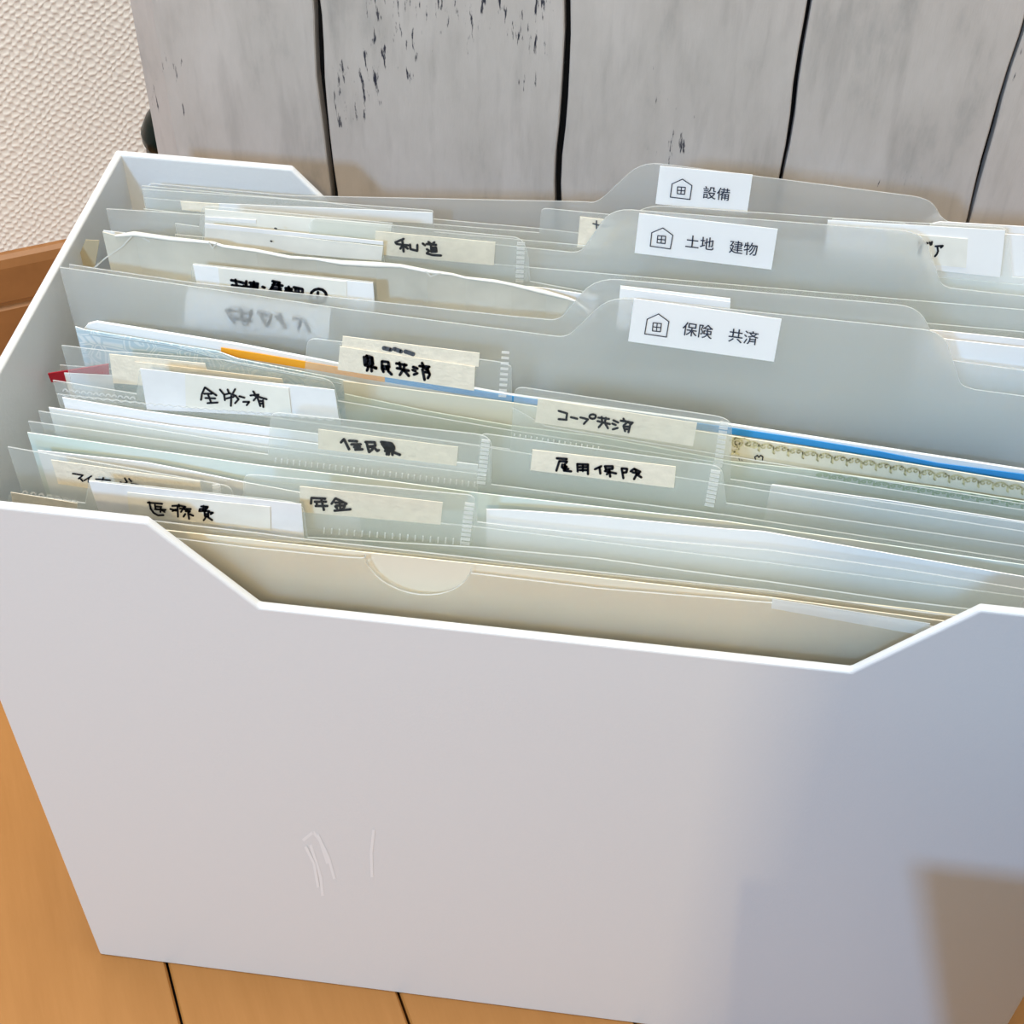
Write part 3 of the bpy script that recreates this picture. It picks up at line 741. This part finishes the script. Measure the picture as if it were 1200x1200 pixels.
patch('pocket_film', [(603, 458), (857, 494), (855, 550), (600, 514)], y, M['pocket'], f, off=.0009)
welds('weld_marks', (849, 491), (841, 546), 10, y, M['weld'], f, 10, 2.8)
welds('weld_dots', (600, 507), (705, 523), 16, y, M['weld'], f, 1.8, 1.6)
paper('paper_sheet', 'pale grey paper sheet inside the コープ共済 folder at the right', [(903, 571), (905, 568), (1050, 588), (1240, 618)], .0638, M['card'])

# 全労済 folder with white card
y = .0565
f = folder('clear index folder with a white card reading 全労済 at the left', y,
           [(62, 446), (160, 462), (163, 433), (392, 457), (400, 500), (560, 523), (1230, 628)], rads={2: .001, 3: .003})
c = patch('index_card', [(164, 432), (392, 457), (397, 491), (172, 480)], y, M['card'], f, off=.0005)
tape(c, y, [(216, 438), (338, 455), (341, 485), (218, 478)],
     [[(155, 285), (165, 220), (200, 140), (335, 235)], [(190, 215), (280, 215)], [(205, 265), (320, 270)], [(235, 215), (270, 310)], [(230, 325), (350, 318)],
      [(375, 165), (425, 225), (435, 290)], [(465, 165), (485, 210)], [(555, 160), (530, 205)], [(430, 225), (490, 210), (560, 240), (595, 280), (555, 325)], [(455, 270), (540, 250)], [(510, 240), (505, 355)],
      [(605, 245), (665, 262)], [(650, 310), (720, 310), (690, 350)], [(765, 185), (790, 225)], [(735, 235), (830, 225), (770, 295)], [(780, 235), (925, 280)], [(820, 270), (850, 360)], [(880, 290), (885, 370)], [(840, 300), (880, 300)], [(845, 330), (880, 330)]],
     (220, 440), 10, 1.9, off=.0009, mat=M['ivory'])
strokes('pocket_seam', [[(72 + i * 5.4, 462 + i * .52 * 1.0 + (2.2 if i % 2 else 0)) for i in range(18)], [(165 + i * 5.4, 472 + i * .46 + (1.6 if i % 2 else 0)) for i in range(43)]], y, M['weld'], f, 1.3, 1.0, (0, 0), .0012)
welds('weld_marks', (74, 456), (160, 466), 12, y, M['weld'], f, 7, 1.6, loop=True)
paper('paper_sheet', 'white paper sheet in the left of the box, highest of the pair below 全労済', [(73, 466), (170, 482), (330, 503), (520, 528)], .0540, M['paper'])
paper('paper_sheet', 'white paper sheet in the left of the box, lower of the pair below 全労済', [(57, 477.5), (200, 499), (330, 515), (560, 545)], .0522, M['paper'])

# 雇用保険
y = .0490
f = folder('clear index folder with tape reading 雇用保険 below コープ共済', y,
           [(45, 482), (300, 523), (560, 556), (563, 508), (600, 513), (846, 547), (851, 590), (1230, 645)], rads={3: .002, 5: .003})
tape(f, y, [(624, 527), (792, 547), (789, 572), (622, 551)],
     [[(125, 122), (240, 130)], [(155, 155), (245, 160), (215, 195)], [(155, 155), (120, 265)], [(190, 195), (185, 230), (240, 220)], [(220, 205), (225, 260)], [(200, 245), (260, 245)], [(205, 265), (295, 275)],
      [(365, 190), (370, 275)], [(365, 190), (490, 195), (490, 305)], [(385, 225), (480, 225)], [(395, 260), (480, 260)], [(430, 195), (430, 270)],
      [(570, 250), (645, 215)], [(625, 225), (635, 300)], [(690, 215), (780, 215), (780, 245), (700, 250), (690, 215)], [(690, 270), (820, 300)], [(740, 250), (750, 335)], [(740, 280), (710, 310)],
      [(885, 240), (905, 355)], [(885, 240), (950, 245), (940, 285), (905, 290)], [(990, 275), (1030, 245), (1105, 280)], [(1010, 285), (1090, 300)], [(1045, 250), (1060, 310), (1030, 365)], [(1060, 310), (1115, 345)]],
     (640, 525), 10, 2.3)
welds('weld_marks', (839, 548), (831, 592), 9, y, M['weld'], f, 11, 2.6)

# 住民票
y = .0430
f = folder('clear index folder with tape reading 住民票 left of 雇用保険', y,
           [(33, 494), (160, 512), (314, 533), (317, 483), (567, 510), (576, 518), (575, 568), (850, 604), (1230, 662)], rads={3: .003, 4: .003, 5: .002})
tape(f, y, [(373, 503), (536, 524), (535, 546), (372, 526)],
     [[(95, 185), (130, 145), (190, 265)], [(190, 165), (285, 172)], [(215, 208), (330, 208)], [(250, 240), (320, 238)], [(285, 205), (300, 265)], [(265, 270), (350, 265)],
      [(380, 180), (490, 185), (500, 225), (410, 235)], [(395, 185), (425, 300), (465, 265)], [(410, 235), (480, 240), (520, 285), (540, 275)],
      [(565, 180), (680, 195)], [(575, 200), (610, 250), (720, 240), (690, 200)], [(600, 195), (640, 250)], [(640, 195), (670, 250)], [(620, 230), (700, 225)], [(620, 265), (720, 260)], [(610, 285), (710, 285)], [(665, 260), (655, 330)], [(640, 290), (630, 325)], [(690, 290), (700, 330)], [(710, 300), (785, 330)]],
     (390, 500), 10, 2.6)
patch('pocket_film', [(318, 488), (574, 517), (574, 566), (315, 535)], y, M['pocket'], f, off=.0009)
welds('weld_marks', (570, 512), (564, 566), 11, y, M['weld'], f, 10, 2.3)
welds('weld_dashes', (320, 537), (560, 566), 34, y, M['weld'], f, 5, 1.4)

# mint paper and white paper in the front half
paper('paper_sheet', 'pale mint and cream certificate paper under the 住民票 folder', [(32, 507), (150, 524), (300, 545), (450, 563), (560, 578), (700, 594), (850, 611), (950, 626), (1240, 668)], .0375, M['mint'])
paper('paper_sheet', 'white paper sheet above マイナンバー with a bright slanting top edge', [(44, 528), (170, 542), (230, 553.5), (290, 566), (420, 590)], .0325, M['paper'])
paper('paper_sheet', 'white paper sheet right of 年金 in the front half', [(570, 597), (600, 598), (700, 605), (850, 620), (894, 623), (1054, 651), (1240, 683)], .0300, M['paper'])

# マイナンバー
y = .0275
f = folder('clear index folder with tape reading マイナンバー at the far left front', y,
           [(9, 524), (60, 533), (250, 566.5), (272, 571), (274, 590), (560, 618), (900, 660), (1200, 700)], rads={3: .003})
tape(f, y, [(60, 539), (234, 564), (238, 592), (68, 567)],
     [[(175, 125), (235, 135), (210, 155)], [(215, 150), (235, 170)], [(285, 140), (255, 158), (245, 165)], [(270, 150), (268, 175)], [(310, 158), (395, 165)], [(355, 150), (345, 180)], [(455, 175), (462, 180)], [(470, 190), (488, 178)],
      [(480, 152), (495, 175)], [(505, 155), (520, 172)], [(520, 185), (560, 192)]], (50, 530), 5, 1.5)
welds('weld_marks', (254, 565), (256, 582), 5, y, M['weld'], f, 9, 2)

# 年金
y = .0235
f = folder('clear index folder with tape reading 年金 in the front row', y,
           [(105, 606), (283, 606), (286, 557), (300, 557), (556, 581), (559, 612), (600, 617), (725, 630), (900, 645), (1060, 668), (1200, 691), (1230, 696)], rads={2: .002, 4: .002})
tape(f, y, [(352, 570), (519, 589), (516, 615), (352, 600)],
     [[(150, 135), (145, 200)], [(150, 135), (310, 145)], [(190, 180), (320, 180)], [(210, 190), (215, 230)], [(200, 230), (335, 230)], [(265, 150), (295, 275)],
      [(385, 205), (430, 140), (560, 205)], [(430, 190), (520, 190)], [(440, 225), (540, 225)], [(480, 190), (490, 270)], [(430, 235), (450, 255)], [(540, 235), (515, 265)], [(420, 285), (605, 270)]],
     (350, 570), 10, 2.4)
patch('pocket_film', [(288, 563), (556, 586), (554, 640), (285, 612)], y, M['pocket'], f, off=.0009)
welds('weld_marks', (551, 586), (545, 637), 10, y, M['weld'], f, 11, 2.4)
welds('weld_dashes', (376, 619), (545, 633), 19, y, M['weld'], f, 6, 1.5)

# 医療費
y = .0185
f = folder('clear index folder with a white card reading 医療費 beside the front notch', y,
           [(2, 600), (12, 578), (100, 590), (104, 563), (345, 589), (356, 596), (358, 630), (560, 642), (700, 655), (800, 669), (900, 682), (1050, 704), (1200, 722), (1230, 726)], rads={4: .003, 5: .002})
c = patch('index_card', [(104, 564), (353, 591), (357, 640), (120, 612)], y, M['card'], f, off=.0005)
tape(c, y, [(149, 577), (316, 594), (317, 622), (152, 604)],
     [[(130, 190), (300, 205)], [(150, 185), (165, 260), (200, 310), (250, 340), (315, 338)], [(215, 215), (225, 270)], [(225, 235), (290, 240)], [(215, 268), (340, 275)], [(285, 240), (280, 300)], [(280, 265), (330, 300)],
      [(420, 230), (500, 225), (575, 240)], [(495, 215), (500, 235)], [(480, 235), (485, 355)], [(395, 265), (465, 285)], [(420, 290), (465, 270)], [(510, 260), (635, 265)], [(560, 240), (520, 300)], [(545, 260), (620, 300)], [(575, 290), (625, 290)], [(600, 280), (615, 380)], [(570, 325), (550, 355)], [(620, 325), (665, 345)],
      [(755, 235), (835, 240), (820, 265), (740, 265), (735, 290), (850, 290)], [(785, 230), (780, 290)], [(810, 235), (810, 290)], [(795, 290), (800, 350), (840, 350), (840, 300)], [(840, 300), (895, 310), (870, 325)], [(800, 325), (840, 325)], [(820, 350), (785, 400)], [(840, 365), (885, 395)]],
     (160, 570), 10, 1.9, off=.0009, mat=M['ivory'])
tape(f, y, [(13, 577), (91, 590), (89, 606), (18, 602)], off=.0006)
welds('weld_marks', (26, 575), (92, 586), 7, y, M['weld'], f, 8, 1.8, loop=True)

# front frosted file with thumb notch
y2 = .0128
ff = thing('frosted_file', 'frosted beige-tinted file with a half-round thumb notch right behind the front panel', 'folder', (.16, y2, .0035))
sheet('back_leaf', [(.0065, .2285)] + Z([(300, 625), (358, 632.5), (490, 647), (620, 662), (750, 676), (900, 692), (1050, 714), (1200, 733), (1230, 737)], y2), y2, (M['frost_warm'], M['frost_edge']), ff)
y1 = .0075
c0 = W(489, 656, y1); rr = .0137
top1 = Z([(180, 628), (290, 642), (400, 653), (428, 655)], y1)
notch = [(c0.x - rr * math.cos(t), c0.z - rr * math.sin(t)) for t in [math.pi * k / 16 for k in range(1, 16)]]
top2 = Z([(549, 672), (700, 690), (905, 707), (1080, 733), (1230, 755)], y1)
sheet('front_leaf', [(.0065, top1[0][1])] + top1 + [(c0.x - rr, c0.z)] + notch + [(c0.x + rr, c0.z - .001)] + top2, y1, (M['frost_warm'], M['frost_edge']), ff, rads={4: .002})
patch('label_strip', [(905, 702), (1090, 731), (1088, 746), (904, 713)], y1, M['clear_edge'], ff, off=.0006)
paper('paper_sheet', 'beige paper sheet inside the frosted file behind the front panel', [(110, 612), (358, 640), (620, 668), (900, 700), (1230, 745)], .0102, M['beige'])
paper('paper_sheet', 'cream paper sheet just behind the frosted file', [(180, 622), (358, 636), (620, 665), (850, 688), (1050, 712), (1230, 735)], .0150, M['cream'])

# ------------------------------------------------------------------ light blockers added out of frame to shade the right of the box
ch = thing('blocker_chair', 'added shadow blocker shaped as a low brown wooden chair with solid panel back standing in front of the file box', 'chair', (.46, -.55, 0))  # added out of view; its backrest outline shapes the warm lamp's shadow
def rrect(x0, x1, z0, z1, r, n=5):
    out = []
    for cx, cz, a0 in ((x1 - r, z1 - r, 0), (x0 + r, z1 - r, 90), (x0 + .004, z0 + .004, 180), (x1 - .004, z0 + .004, 270)):
        rr = r if a0 < 180 else .004
        for k in range(n + 1):
            t = math.radians(a0 + 90 * k / n); out.append((cx + rr * math.cos(t), cz + rr * math.sin(t)))
    return out
bm = bmesh.new(); prism(bm, rrect(.252, .67, .345, .645, .075), -.415, -.400); obj('backrest', bm, M['wood_brown'], ch)
bm = bmesh.new(); box(bm, (.30, -.76, .325), (.63, -.415, .345)); bevel(obj('seat', bm, M['wood_brown'], ch), .004)
for x in (.305, .60):
    for y in (-.75, -.445):
        bm = bmesh.new(); box(bm, (x, y, 0), (x + .025, y + .025, .326)); bevel(obj('leg', bm, M['wood_brown'], ch), .003)
cr8 = thing('blocker_crate', 'added shadow blocker shaped as a grey fabric storage crate standing on the floor in front of the file box', 'crate', (.36, -.15, 0))  # added out of view to block the window light at lower right
bm = bmesh.new()
q0 = [(.287, -.10), (.47, -.10), (.47, -.19), (.300, -.19)]; q1 = [(.228, -.10), (.52, -.10), (.52, -.20), (.240, -.20)]
i0 = [(x + (.006 if x < .3 else -.006), y + (-.006 if y > -.15 else .006)) for x, y in q0]; i1 = [(x + (.006 if x < .3 else -.006), y + (-.006 if y > -.15 else .006)) for x, y in q1]
ring = [[bm.verts.new((x, y, z)) for x, y in q] for q, z in ((q0, 0), (q1, .201), (i1, .201), (i0, .006))]
for k in range(3):
    for j in range(4): bm.faces.new((ring[k][j], ring[k][(j + 1) % 4], ring[k + 1][(j + 1) % 4], ring[k + 1][j]))
bm.faces.new(ring[0][::-1]); bm.faces.new(ring[3])
obj('body', bm, M['skirt'], cr8)
bm = bmesh.new(); box(bm, (.33, -.101, .14), (.43, -.097, .155)); obj('handle', bm, M['wood_brown'], cr8)
